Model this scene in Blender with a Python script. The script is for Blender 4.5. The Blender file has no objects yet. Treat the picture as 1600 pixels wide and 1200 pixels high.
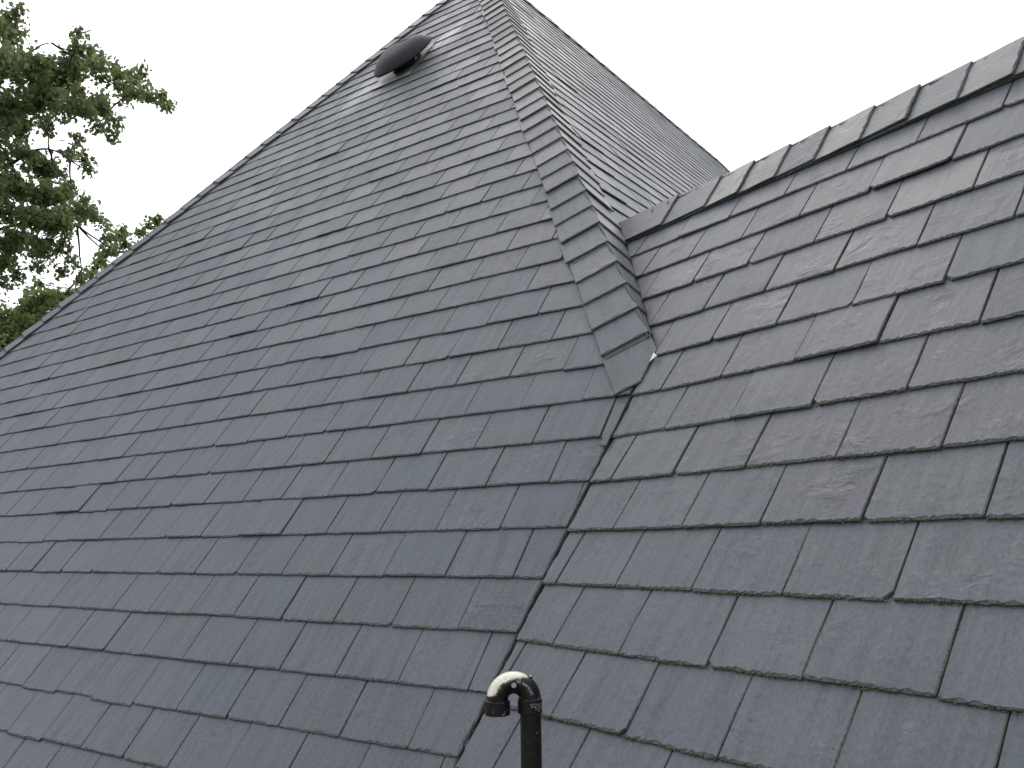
import bpy, math, random
import numpy as np
from mathutils import Vector, Matrix

S = bpy.context.scene
COL = S.collection
Z0 = 5.0                       # camera height above the ground

# ------------------------------------------------------------------ camera
F_PX, PITCH, ROLL = 1394.16, math.radians(10.4455), math.radians(-0.6038)
c, s = math.cos(PITCH), math.sin(PITCH)
fwd = Vector((0, c, s)); up0 = Vector((0, -s, c)); rt0 = Vector((1, 0, 0))
rt = rt0 * math.cos(ROLL) + up0 * math.sin(ROLL)
upv = -rt0 * math.sin(ROLL) + up0 * math.cos(ROLL)
cd = bpy.data.cameras.new('camera'); cam = bpy.data.objects.new('camera', cd); COL.objects.link(cam)
cd.sensor_width = 36.0; cd.lens = F_PX / 1600 * 36.0; cd.clip_start = 0.05; cd.clip_end = 3000
cam.matrix_world = Matrix(((rt.x, upv.x, -fwd.x, 0), (rt.y, upv.y, -fwd.y, 0), (rt.z, upv.z, -fwd.z, Z0), (0, 0, 0, 1)))
S.camera = cam

# ------------------------------------------------------------------ world, sun, exposure
SUN_EL, SUN_AZ = math.radians(50), math.radians(2)      # azimuth from +Y towards +X
w = bpy.data.worlds.new("World"); S.world = w; w.use_nodes = True
nt = w.node_tree; nt.nodes.clear()
def N(nt, t, **k):
    n = nt.nodes.new(t)
    for a, b in k.items(): setattr(n, a, b)
    return n
out = N(nt, 'ShaderNodeOutputWorld')
sky = N(nt, 'ShaderNodeTexSky', sky_type='NISHITA', sun_disc=False, sun_elevation=SUN_EL, sun_rotation=SUN_AZ)
sky.air_density = 1.0; sky.dust_density = 4.0
bg1 = N(nt, 'ShaderNodeBackground'); bg1.inputs[1].default_value = 0.06
nt.links.new(sky.outputs[0], bg1.inputs[0])
tc = N(nt, 'ShaderNodeTexCoord')
mp = N(nt, 'ShaderNodeMapping'); mp.inputs[3].default_value = (1, 1, 2.2)
nt.links.new(tc.outputs['Generated'], mp.inputs[0])
noi = N(nt, 'ShaderNodeTexNoise'); noi.inputs['Scale'].default_value = 2.2; noi.inputs['Detail'].default_value = 5
nt.links.new(mp.outputs[0], noi.inputs['Vector'])
rmp = N(nt, 'ShaderNodeValToRGB')
rmp.color_ramp.elements[0].position = 0.25; rmp.color_ramp.elements[0].color = (0.86, 0.90, 0.95, 1)
rmp.color_ramp.elements[1].position = 0.52; rmp.color_ramp.elements[1].color = (0.98, 0.99, 1.0, 1)
nt.links.new(noi.outputs[0], rmp.inputs[0])
bg2 = N(nt, 'ShaderNodeBackground'); bg2.inputs[1].default_value = 0.90
# the cloud is thinner and brighter round the hidden sun
vd = N(nt, 'ShaderNodeVectorMath', operation='DOT_PRODUCT'); nt.links.new(tc.outputs['Generated'], vd.inputs[0])
vd.inputs[1].default_value = (math.sin(SUN_AZ) * math.cos(SUN_EL), math.cos(SUN_AZ) * math.cos(SUN_EL), math.sin(SUN_EL))
mr = N(nt, 'ShaderNodeMapRange', interpolation_type='SMOOTHSTEP'); nt.links.new(vd.outputs['Value'], mr.inputs[0])
mr.inputs[1].default_value = .2; mr.inputs[2].default_value = 1.0; mr.inputs[3].default_value = .98; mr.inputs[4].default_value = 1.6
nt.links.new(rmp.outputs[0], bg2.inputs[0]); nt.links.new(mr.outputs[0], bg2.inputs[1])
add = N(nt, 'ShaderNodeAddShader')
nt.links.new(bg1.outputs[0], add.inputs[0]); nt.links.new(bg2.outputs[0], add.inputs[1])
nt.links.new(add.outputs[0], out.inputs[0])

sl = bpy.data.lights.new('sun', 'SUN'); sl.energy = 0.45; sl.angle = math.radians(32); sl.color = (1.0, 0.965, 0.91)
so = bpy.data.objects.new('sun', sl); COL.objects.link(so)
sd = Vector((math.sin(SUN_AZ) * math.cos(SUN_EL), math.cos(SUN_AZ) * math.cos(SUN_EL), math.sin(SUN_EL)))
so.rotation_euler = sd.to_track_quat('Z', 'Y').to_euler(); so.location = (0, 0, 30)
S.view_settings.view_transform = 'Standard'; S.view_settings.look = 'None'
S.view_settings.exposure = 0.06; S.view_settings.gamma = 1.0
S.render.engine = 'CYCLES'

# ------------------------------------------------------------------ object helpers
def tag(o, label=None, cat=None, group=None, kind=None):
    if label: o['label'] = label
    if cat: o['category'] = cat
    if group: o['group'] = group
    if kind: o['kind'] = kind
    return o
def empty(name, loc):
    o = bpy.data.objects.new(name, None); COL.objects.link(o); o.location = loc; o.empty_display_size = .2
    return o
def root_world(o):
    p = Vector((0, 0, 0))
    while o: p += o.location; o = o.parent
    return p
class MB:
    """collects faces for one mesh object; points are world coordinates"""
    def __init__(s): s.v = []; s.f = []; s.m = []; s.uv = []; s.col = []; s.sm = []
    def add(s, vs, fs, mats=None, uvs=None, col=(.5, .5, .5), smooth=False):
        b = len(s.v); s.v += [tuple(p) for p in vs]
        s.uv += uvs if uvs else [(p[0], p[1]) for p in vs]
        s.col += [col] * len(vs)
        for i, f in enumerate(fs):
            s.f.append(tuple(b + j for j in f)); s.m.append(mats[i] if mats else 0); s.sm.append(smooth)
    def build(s, name, mats, parent=None):
        me = bpy.data.meshes.new(name)
        off = root_world(parent) if parent else Vector((0, 0, 0))
        me.from_pydata([(p[0] - off.x, p[1] - off.y, p[2] - off.z) for p in s.v], [], s.f)
        for m in (mats if isinstance(mats, (list, tuple)) else [mats]): me.materials.append(m)
        me.polygons.foreach_set('material_index', s.m)
        me.polygons.foreach_set('use_smooth', s.sm)
        li = np.zeros(len(me.loops), dtype=np.int32); me.loops.foreach_get('vertex_index', li)
        ul = me.uv_layers.new(name='UVMap'); ul.data.foreach_set('uv', np.array(s.uv, dtype=np.float32)[li].ravel())
        ca = me.attributes.new('tone', 'FLOAT_COLOR', 'POINT')
        cc = np.ones((len(s.v), 4), dtype=np.float32); cc[:, :3] = np.array(s.col, dtype=np.float32)
        ca.data.foreach_set('color', cc.ravel())
        me.update()
        o = bpy.data.objects.new(name, me); COL.objects.link(o); o.parent = parent
        return o
def tube(mb, pts, radii, seg=12, mat=0, caps=(True, True), col=(.5, .5, .5), smooth=True, ref=None):
    pts = [Vector(p) for p in pts]; n = len(pts); rings = []; vs = []; prev = Vector(ref) if ref else None
    for i, p in enumerate(pts):
        d = (pts[min(i + 1, n - 1)] - pts[max(i - 1, 0)]).normalized()
        if prev is None: prev = Vector((0, 0, 1)) if abs(d.z) < .9 else Vector((1, 0, 0))
        a = (prev - d * prev.dot(d)).normalized(); b = d.cross(a); prev = a
        r = radii[i] if hasattr(radii, '__len__') else radii
        for k in range(seg):
            t = 2 * math.pi * k / seg; vs.append(p + (a * math.cos(t) + b * math.sin(t)) * r)
    fs = [(i * seg + k, i * seg + (k + 1) % seg, (i + 1) * seg + (k + 1) % seg, (i + 1) * seg + k) for i in range(n - 1) for k in range(seg)]
    if caps[0]: fs.append(tuple(reversed(range(seg))))
    if caps[1]: fs.append(tuple((n - 1) * seg + k for k in range(seg)))
    mb.add(vs, fs, [mat] * len(fs), col=col, smooth=smooth)

# ------------------------------------------------------------------ materials
def newmat(name):
    m = bpy.data.materials.new(name); m.use_nodes = True; t = m.node_tree
    return m, t, t.nodes['Principled BSDF']
def math_n(t, op, a, b=None, clamp=False):
    n = N(t, 'ShaderNodeMath', operation=op); n.use_clamp = clamp
    for i, x in enumerate((a, b)):
        if x is None: continue
        if isinstance(x, (int, float)): n.inputs[i].default_value = x
        else: t.links.new(x, n.inputs[i])
    return n.outputs[0]
def mixc(t, fac, a, b, mode='MIX'):
    n = N(t, 'ShaderNodeMix', data_type='RGBA', blend_type=mode)
    for k, x in ((0, fac), (6, a), (7, b)):
        if isinstance(x, (int, float)): n.inputs[k].default_value = x
        elif isinstance(x, tuple): n.inputs[k].default_value = x if len(x) == 4 else x + (1,)
        else: t.links.new(x, n.inputs[k])
    return n.outputs[2]
def noise(t, vec, scale, detail=3, rough=.5, dist=0.0):
    n = N(t, 'ShaderNodeTexNoise'); n.inputs['Scale'].default_value = scale; n.inputs['Detail'].default_value = detail
    n.inputs['Roughness'].default_value = rough; n.inputs['Distortion'].default_value = dist
    if vec is not None: t.links.new(vec, n.inputs['Vector'])
    return n.outputs[0]
def ramp(t, x, p0, p1, c0=(0, 0, 0, 1), c1=(1, 1, 1, 1)):
    n = N(t, 'ShaderNodeValToRGB'); e = n.color_ramp.elements
    if p0 > p1: p0, p1, c0, c1 = p1, p0, c1, c0
    e[0].position = p0; e[0].color = c0; e[1].position = p1; e[1].color = c1
    t.links.new(x, n.inputs[0]); return n.outputs[0]
def mapping(t, vec, scale=(1, 1, 1), rot=(0, 0, 0)):
    n = N(t, 'ShaderNodeMapping'); n.inputs[3].default_value = scale; n.inputs[2].default_value = rot
    t.links.new(vec, n.inputs[0]); return n.outputs[0]
def bump(t, hgt, strength, dist, prev=None):
    n = N(t, 'ShaderNodeBump'); n.inputs['Strength'].default_value = strength; n.inputs['Distance'].default_value = dist
    t.links.new(hgt, n.inputs['Height'])
    if prev is not None: t.links.new(prev, n.inputs['Normal'])
    return n.outputs[0]

def slate_mat(name, stains=()):
    m, t, b = newmat(name)
    uv = N(t, 'ShaderNodeUVMap', uv_map='UVMap').outputs[0]
    at = N(t, 'ShaderNodeAttribute', attribute_name='tone')
    sep = N(t, 'ShaderNodeSeparateColor'); t.links.new(at.outputs['Color'], sep.inputs[0])
    r1, r2, r3 = sep.outputs[0], sep.outputs[1], sep.outputs[2]
    # hue: blue grey, purple grey, green grey
    base = mixc(t, ramp(t, r1, .25, .75), (.078, .097, .119), (.112, .108, .128))
    base = mixc(t, math_n(t, 'MULTIPLY', ramp(t, r2, .62, .95), .7), base, (.080, .095, .096))
    base = mixc(t, math_n(t, 'MULTIPLY', ramp(t, r2, .42, .12), .75), base, (.094, .080, .118))
    val = N(t, 'ShaderNodeHueSaturation'); t.links.new(base, val.inputs['Color'])
    t.links.new(math_n(t, 'ADD', math_n(t, 'MULTIPLY', r3, .70), .70), val.inputs['Value'])
    colr = val.outputs[0]
    # weathering streaks running up and down the slate, at a slant per slate
    st = noise(t, mapping(t, uv, (48, 4, 1)), 1.0, 4, .55, .25)
    colr = mixc(t, math_n(t, 'MULTIPLY', ramp(t, st, .42, .72), .80), colr, (.150, .157, .172))
    st2 = noise(t, mapping(t, uv, (22, 3, 1), (0, 0, .35)), 1.0, 3, .6)
    colr = mixc(t, math_n(t, 'MULTIPLY', ramp(t, st2, .45, .7), .75), colr, (.038, .042, .050))
    blot = noise(t, uv, 7, 5, .6, .6)
    colr = mixc(t, math_n(t, 'MULTIPLY', ramp(t, blot, .5, .75), .16), colr, (.098, .100, .098))
    # fine scratches, pale
    sc = noise(t, mapping(t, uv, (260, 9, 1), (0, 0, .06)), 1.0, 2, .5)
    scm = math_n(t, 'MULTIPLY', ramp(t, sc, .70, .78), ramp(t, noise(t, uv, 9, 2), .52, .62))
    colr = mixc(t, math_n(t, 'MULTIPLY', scm, .5), colr, (.20, .205, .215))
    # speckle
    sp = noise(t, uv, 420, 2, .6)
    colr = mixc(t, .40, colr, ramp(t, sp, .3, .7, (.020, .024, .031, 1), (.145, .155, .172, 1)))
    sp2 = noise(t, mapping(t, uv, (120, 70, 1)), 1.0, 3, .65)
    colr = mixc(t, .38, colr, ramp(t, sp2, .32, .68, (.036, .041, .050, 1), (.125, .134, .150, 1)))
    # sparse pale lichen dots
    vo = N(t, 'ShaderNodeTexVoronoi'); vo.inputs['Scale'].default_value = 26; t.links.new(uv, vo.inputs['Vector'])
    dots = math_n(t, 'MULTIPLY', ramp(t, vo.outputs['Distance'], .09, .05), ramp(t, noise(t, uv, 3.1, 2), .60, .68))
    colr = mixc(t, math_n(t, 'MULTIPLY', dots, .35), colr, (.17, .18, .165))
    b1 = noise(t, mapping(t, uv, (1, .55, 1)), 9, 4, .55, 1.2)
    step = noise(t, mapping(t, uv, (1, 1.5, 1), (0, 0, .6)), 5.0, 6, .58, .9)
    lam = math_n(t, 'FRACT', math_n(t, 'MULTIPLY', step, 7.0))         # shallow flakes split off the face, sharp on one side
    frac = lam
    lmask = ramp(t, noise(t, uv, 6.5, 3, .6), .50, .64)
    lam = math_n(t, 'MULTIPLY', lam, lmask)
    riv = ramp(t, r1, .45, .75)                         # only some slates are rough
    crk = math_n(t, 'MULTIPLY', ramp(t, frac, .0, .07, (1, 1, 1, 1), (0, 0, 0, 1)), math_n(t, 'MULTIPLY', lmask, math_n(t, 'ADD', math_n(t, 'MULTIPLY', riv, .9), .1)))
    colr = mixc(t, math_n(t, 'MULTIPLY', crk, .6), colr, (.028, .030, .036))
    obj = N(t, 'ShaderNodeNewGeometry').outputs['Position']
    for (cx, cy, cz, rad, up, hh) in stains:           # lead-wash stains running down from the roof vent
        vm = N(t, 'ShaderNodeVectorMath', operation='SUBTRACT'); t.links.new(obj, vm.inputs[0]); vm.inputs[1].default_value = (cx, cy, cz)
        def dotn(d):
            n = N(t, 'ShaderNodeVectorMath', operation='DOT_PRODUCT'); t.links.new(vm.outputs[0], n.inputs[0]); n.inputs[1].default_value = d
            return n.outputs['Value']
        a = dotn(hh); bb = dotn(up)
        n3 = N(t, 'ShaderNodeCombineXYZ'); t.links.new(math_n(t, 'MULTIPLY', a, 9.0), n3.inputs[0]); t.links.new(math_n(t, 'MULTIPLY', bb, 2.5), n3.inputs[1])
        nn = noise(t, n3.outputs[0], 1.3, 4, .6, .4)
        d = math_n(t, 'SQRT', math_n(t, 'ADD', math_n(t, 'POWER', math_n(t, 'DIVIDE', a, rad[0]), 2), math_n(t, 'POWER', math_n(t, 'DIVIDE', bb, rad[1]), 2)))
        msk = math_n(t, 'MULTIPLY', ramp(t, d, 1.0, .1), ramp(t, nn, .24, .46))
        colr = mixc(t, math_n(t, 'MULTIPLY', msk, .9), colr, (.40, .40, .42))
    t.links.new(colr, b.inputs['Base Color'])
    # riven surface
    nb = bump(t, b1, .5, .005)
    nb = bump(t, math_n(t, 'MULTIPLY', lam, math_n(t, 'ADD', math_n(t, 'MULTIPLY', riv, .9), .1)), .6, .0042, nb)
    nb = bump(t, noise(t, mapping(t, uv, (60, 8, 1)), 1.0, 3, .6), .5, .0014, nb)
    nb = bump(t, noise(t, mapping(t, uv, (1, .5, 1)), 200, 3, .7), .38, .0010, nb)
    t.links.new(nb, b.inputs['Normal'])
    rr = math_n(t, 'ADD', math_n(t, 'MULTIPLY', blot, .08), math_n(t, 'ADD', math_n(t, 'MULTIPLY', r3, .12), .41))
    t.links.new(rr, b.inputs['Roughness'])
    b.inputs['Specular IOR Level'].default_value = .38
    return m
def edge_mat():
    m, t, b = newmat('broken_slate_edge')
    uv = N(t, 'ShaderNodeUVMap', uv_map='UVMap').outputs[0]
    at = N(t, 'ShaderNodeAttribute', attribute_name='tone')
    sep = N(t, 'ShaderNodeSeparateColor'); t.links.new(at.outputs['Color'], sep.inputs[0])
    n1 = noise(t, uv, 120, 3, .7)
    col = mixc(t, ramp(t, n1, .35, .65), (.034, .036, .041), (.130, .132, .137))
    n2 = noise(t, uv, 22, 4, .6)
    col = mixc(t, math_n(t, 'MULTIPLY', ramp(t, n2, .48, .62), .55), col, (.105, .098, .060))
    t.links.new(col, b.inputs['Base Color']); b.inputs['Roughness'].default_value = .8
    b.inputs['Specular IOR Level'].default_value = .3
    t.links.new(bump(t, n1, .8, .002), b.inputs['Normal'])
    return m
def simple(name, col, rough=.6, spec=.5, metal=0.0, nscale=30, var=.25, bstr=.2, bdist=.002, col2=None):
    m, t, b = newmat(name)
    tcn = N(t, 'ShaderNodeTexCoord').outputs['Object']
    n1 = noise(t, tcn, nscale, 4, .6)
    c2 = col2 or tuple(x * (1 - var) for x in col)
    t.links.new(mixc(t, ramp(t, n1, .35, .65), col, c2), b.inputs['Base Color'])
    b.inputs['Roughness'].default_value = rough; b.inputs['Specular IOR Level'].default_value = spec; b.inputs['Metallic'].default_value = metal
    t.links.new(bump(t, n1, bstr, bdist), b.inputs['Normal'])
    return m
def moss_mat():
    m = simple('moss', (.21, .19, .085), .95, .1, nscale=90, col2=(.055, .055, .025), bstr=.6)
    return m

# ------------------------------------------------------------------ roof planes (relative to camera, y forward)
def V(*a): return np.array(a, float)
azL, azW = math.radians(-53.98), math.radians(-34.62)
pL, pS = math.radians(53.85), math.radians(55.0)
def fr(az, pi):
    h = V(math.sin(az), math.cos(az), 0); p = V(math.cos(az), -math.sin(az), 0)
    u = p * math.cos(pi) + V(0, 0, math.sin(pi)); n = -p * math.sin(pi) + V(0, 0, math.cos(pi))
    return h, u, n, p
hL, uL, nL, pLh = fr(azL, pL); hW, uW, nW, pWh = fr(azW, pL)
nR = -hL * math.sin(pS) + V(0, 0, math.cos(pS)); uR = hL * math.cos(pS) + V(0, 0, math.sin(pS)); hR = pLh
nQ = hL * math.sin(pS) + V(0, 0, math.cos(pS)); uQ = -hL * math.cos(pS) + V(0, 0, math.sin(pS))
nX = pWh * math.sin(pL) + V(0, 0, math.cos(pL)); uX = -pWh * math.cos(pL) + V(0, 0, math.sin(pL))   # back slope of the wing
HC = .02
dL, dR, dQ, dW = 2.0833, .857, -8.642, 1.5119
def meet(*pl): return np.linalg.solve(np.array([p[0] for p in pl]), -np.array([p[1] for p in pl]))
apex = meet((nL, dL), (nR, dR), (nQ, dQ)); apexC = meet((nL, dL - HC), (nR, dR - HC), (nQ, dQ - HC))
J = meet((nL, dL), (nR, dR), (nW, dW))
# wing ridge
zr = 1.757; zrS = zr - HC / nW[2]
up = V(0, 0, 1.)
K = meet((nW, dW), (nR, dR), (up, -zrS))
dX = -float(nX @ K)
ze = -1.12
aE = math.radians(42.7); nE = pLh * math.sin(aE) + V(0, 0, math.cos(aE))
Ept = -nR * dR + hR * 14.2 + uR * (9.05)
dE = -float(nE @ Ept)

def clip(poly, hp):
    a, b, cc = hp; o = []
    n = len(poly)
    for i in range(n):
        p, q = poly[i], poly[(i + 1) % n]
        dp = a * p[0] + b * p[1] + cc; dq = a * q[0] + b * q[1] + cc
        if dp >= 0: o.append(p)
        if (dp >= 0) != (dq >= 0):
            t = dp / (dp - dq); o.append((p[0] + t * (q[0] - p[0]), p[1] + t * (q[1] - p[1]), 3))
    return o
class Frame:
    crest = False
    def __init__(s, O, h, u, n):
        s.O, s.h, s.u, s.n = O, h, u, n; s.flip = float(np.cross(h, u) @ n) < 0
    def pt(s, x, y, z=0): return s.O + s.h * x + s.u * y + s.n * z + V(0, 0, Z0)
    def half(s, n2, d2, sign, eps=0.0):
        """keep the side where sign*(n2.X + d2) >= eps"""
        return (sign * float(n2 @ s.h), sign * float(n2 @ s.u), sign * (float(n2 @ s.O) + d2) - eps)

rng = random.Random(11)
def slate(mb, fr_, x0, x1, y0, ln, t, m, halves=(), nx=10, tone=None, lift=0.0, tilt=0.0, skew=0.0, raise_=0.0, chop=True, ragged=1.0):
    """one split slate: ragged dressed tail and sides, real thickness, lying on the course below"""
    R = rng
    o = []
    amp = .0010 * ragged
    ch0 = R.uniform(.004, .022) if chop and R.random() < .14 else .003
    ch1 = R.uniform(.004, .022) if chop and R.random() < .22 else .003
    W_ = x1 - x0; ph = R.uniform(0, 6.28)
    if W_ < .03: nx = 2
    def tail(x): return y0 + skew * (x - x0 - W_ / 2) + amp * math.sin(ph + x * 37) * .8
    o.append((x0, y0 + ch0, 0))
    for i in range(nx + 1):
        x = x0 + ch0 + (W_ - ch0 - ch1) * i / nx
        o.append((x, tail(x) + R.gauss(0, amp * .6), 1))
    o.append((x1, y0 + ch1, 0))
    for i in range(1, 5): o.append((x1 + R.gauss(0, .0009) * ragged, y0 + ln * i / 5, 0))
    o.append((x1, y0 + ln, 2)); o.append((x0, y0 + ln, 0))
    for i in range(4, 0, -1): o.append((x0 + R.gauss(0, .0009) * ragged, y0 + ln * i / 5, 0))
    for hp in halves:
        o = clip(o, hp)
        if len(o) < 3: return
    o2 = []                                   # hand-cut edges are ragged too
    for i in range(len(o)):
        p, q = o[i], o[(i + 1) % len(o)]; o2.append(p)
        L = math.hypot(q[0] - p[0], q[1] - p[1])
        if p[2] == 3 and q[2] == 3 and L > .03 and nx > 5:
            k = min(20, int(L / .014))
            for a in range(1, k):
                f = a / k; j = R.gauss(0, .0014) * ragged
                o2.append((p[0] + (q[0] - p[0]) * f - (q[1] - p[1]) / L * j, p[1] + (q[1] - p[1]) * f + (q[0] - p[0]) / L * j, 1))
    o = o2
    q = [o[0]]
    for p in o[1:]:
        if abs(p[0] - q[-1][0]) + abs(p[1] - q[-1][1]) > .0012: q.append(p)
    if len(q) > 2 and abs(q[0][0] - q[-1][0]) + abs(q[0][1] - q[-1][1]) < .0012: q.pop()
    o = q; n = len(o)
    if n < 3: return
    ar = sum(o[i][0] * o[(i + 1) % n][1] - o[(i + 1) % n][0] * o[i][1] for i in range(n)) / 2
    if ar < .0008: return
    if min(p[1] for p in o) > y0 + ln * .6: return
    xc = sum(p[0] for p in o) / n
    def top(x, y): return raise_ - m * (y - y0) + (lift + tilt * (x - xc)) * max(0, 1 - (y - y0) / ln)
    vin, vout, vbot = [], [], []
    ox, oy = R.uniform(0, 50), R.uniform(0, 50)
    uvs = []
    inn = []
    for i in range(n):
        p0, p1, p2 = o[i - 1], o[i], o[(i + 1) % n]
        e1 = V(p1[0] - p0[0], p1[1] - p0[1]); e2 = V(p2[0] - p1[0], p2[1] - p1[1])
        e1 /= max(np.hypot(*e1), 1e-6); e2 /= max(np.hypot(*e2), 1e-6)
        nn = V(-e1[1] - e2[1], e1[0] + e2[0]); L = np.hypot(*nn)
        if L < .3: nn = V(xc - p1[0], y0 + .1 - p1[1]); L = np.hypot(*nn) + 1e-6
        nn /= L
        istail = p1[2] == 1
        crestv = fr_.crest and p1[0] < .006
        bw = .0007 if crestv else (R.uniform(.002, .0105) if istail else R.uniform(.0012, .0045)) * (1 if ragged >= 1 else .6)
        inn.append((p1[0] + nn[0] * bw, p1[1] + nn[1] * bw))
    for i in range(n):
        x, y = inn[i]; vin.append(fr_.pt(x, y, top(x, y)))
        x, y, k = o[i]; dr = .0006 if (fr_.crest and x < .006) else R.uniform(.25, .55) * t if k == 1 else R.uniform(.1, .35) * t
        vout.append(fr_.pt(x, y, top(x, y) - dr))
        vbot.append(fr_.pt(x, y, top(x, y) - t))
    uvs = [(p[0] + ox, p[1] + oy) for p in inn] + [(p[0] + ox, p[1] + oy) for p in o] + [(p[0] + ox, p[1] + oy + .01) for p in o]
    fs = [tuple(range(n))]; ms = [0]
    for i in range(n):
        j = (i + 1) % n
        fs.append((n + i, n + j, j, i)); ms.append(1)
        fs.append((2 * n + i, 2 * n + j, n + j, n + i)); ms.append(1)
    if fr_.flip: fs = [tuple(reversed(f)) for f in fs]
    if tone is None: tone = (R.random(), R.random(), R.random())
    mb.add(vin + vout + vbot, fs, ms, uvs, tone)

# ------------------------------------------------------------------ materials made once
vc = -nL * dL + hL * 5.86 + uL * 7.45          # where the roof vent stands
def stain(hu, vv, ra, rb):
    q = -nL * dL + hL * hu + uL * vv + V(0, 0, Z0)
    return (q[0], q[1], q[2], (ra, rb), tuple(uL), tuple(hL))
M_SL = slate_mat('slate', [stain(6.18, 7.22, .30, .55), stain(5.36, 7.86, .24, .5), stain(5.5, 7.5, .16, .3)])
M_SW = slate_mat('slate_of_wing')
M_ED = edge_mat()
M_DK = simple('dark_underlay', (.012, .012, .013), .9, .1)
M_LEAD = simple('weathered_lead', (.20, .205, .215), .55, .5, .3, nscale=18, var=.35)
M_MOSS = moss_mat()
M_WALL = simple('rendered_wall', (.55, .52, .46), .9, .2, nscale=12, var=.15)
M_PLAS = simple('black_gutter_plastic', (.012, .012, .013), .35, .5, var=.3)
M_WOOD = simple('white_painted_fascia', (.62, .62, .60), .5, .4, nscale=9, var=.12)

# ------------------------------------------------------------------ the house
zw = lambda p: Vector((float(p[0]), float(p[1]), float(p[2]) + Z0))
house = empty('slate_house', (1.0, 8.0, 0.0))
tag(house, 'house roofed in grey slate, steep hipped roof meeting a lower ridged wing', 'house')

def poly_deck(mb, pts, n, off, mat=0):
    ps = [p + n * off + V(0, 0, Z0) for p in pts]
    c_ = np.cross(ps[1] - ps[0], ps[2] - ps[0])
    if c_ @ n < 0: ps = ps[::-1]
    mb.add(ps, [tuple(range(len(ps)))], [mat])
ridge_end = meet((nR, dR), (nQ, dQ), (nE, dE))
hipLR = meet((nL, dL), (nR, dR), (up, -ze)); hipLQ = meet((nL, dL), (nQ, dQ), (up, -ze))
eR = meet((nR, dR), (nE, dE), (up, -ze)); eQ = meet((nQ, dQ), (nE, dE), (up, -ze))
db = MB()
for pts, n_ in (([apex, hipLR, hipLQ], nL), ([apex, ridge_end, eR, hipLR], nR)):
    poly_deck(db, pts, n_, -.045)
poly_deck(db, [apex, ridge_end, eQ, hipLQ], nQ, -.006, 1); poly_deck(db, [ridge_end, eR, eQ], nE, -.006, 1)
main_roof = db.build('hipped_roof', [M_DK, M_SL], house)
main_roof['label'] = 'steep main roof of grey slate with capped hips'
VB = meet((nL, dL), (nW, dW), (up, -ze))
UEND = -1.6
def onW(u_, z_): return -nW * dW + hW * u_ + uW * ((z_ + nW[2] * dW) / uW[2])
Kr = onW(UEND, zrS); We = onW(UEND, ze)
xe = (zrS - ze)
def onXc(P, z_): return P + pWh * ((P[2] - z_) / math.tan(pL)) + V(0, 0, z_ - P[2])
Xe = onXc(Kr, ze); Kin = onW(6.0, zrS); Xin = onXc(Kin, ze)
db = MB()
poly_deck(db, [onW(6.0, ze) if False else VB, J, K, Kr, We], nW, -.045)
poly_deck(db, [Kr, Xe, Xin, Kin], nX, -.006, 1)
wing_roof = db.build('wing_roof', [M_DK, M_SW], house)
wing_roof['label'] = 'lower wing roof of grey slate with a capped ridge'

# --- left (front) slope of the main roof
T, G = .0085, .2095
FL = Frame(-nL * dL, hL, uL, nL)
hpL = [FL.half(nR, dR, -1, .004), FL.half(nQ, dQ, -1, .004), FL.half(nW, dW, 1, .0006)]
mb = MB()
vk = lambda k: .573 + k * (.2064 + .0002 * k)
def jitters():
    lift = max(0, rng.gauss(.0008, .0012)); 
    if rng.random() < .045: lift += rng.uniform(.002, .006)
    return lift, rng.gauss(0, .006), rng.gauss(0, .0024)
for k in range(-2, 41):
    y = vk(k)
    phs = (.022 + .0025 * k) if k % 2 == 0 else (.17 + .003 * k)
    wave = .003
    i0 = -4
    edges = {}
    for i in range(i0, 42): edges[i] = phs + .3 * i + rng.gauss(0, .0045)
    for i in range(i0, 41):
        x0, x1 = edges[i], edges[i + 1]
        g = max(.002, rng.gauss(.0036, .0012))
        far = FL.pt((x0 + x1) / 2, y); 
        lift, tl, sk = jitters()
        dist = math.hypot(far[0], far[1])
        if rng.random() < .05: y_ = y + rng.uniform(-.012, -.004)
        else: y_ = y + rng.gauss(0, .0016)
        tn = (min(1, max(0, rng.gauss(.45, .25))), min(1, max(0, rng.gauss(.5 - .15 * (x0 - 2.3) * (1 if y < 2.8 and x0 > 2.3 else 0), .24))), rng.random())
        slate(mb, FL, x0 + g / 2, x1 - g / 2, y_, .47, T - .0015, T / G, hpL, nx=24 if dist < 4.6 else (12 if dist < 6.5 else 6), tone=tn, lift=lift, tilt=tl, skew=sk)
dvv = np.cross(nL, nW); dvv /= np.linalg.norm(dvv); dvv *= np.sign(dvv[2])
exs = np.cross(dvv, nL); exs *= np.sign(exs @ hL)
zs0 = -.163 - .0
q0 = np.linalg.solve(np.array([nL, nW, up]), -np.array([dL, dW, -.361]))
Fs = Frame(q0, exs, dvv, nL)
slate(mb, Fs, -.012, .020, 0, .21, .006, .015, [], nx=4, tone=(.5, .6, .6), raise_=.012, chop=False)
front = mb.build('slate_slope', [M_SL, M_ED], main_roof)
front['label'] = 'steep triangular slope of grey slates in even courses'

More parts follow.
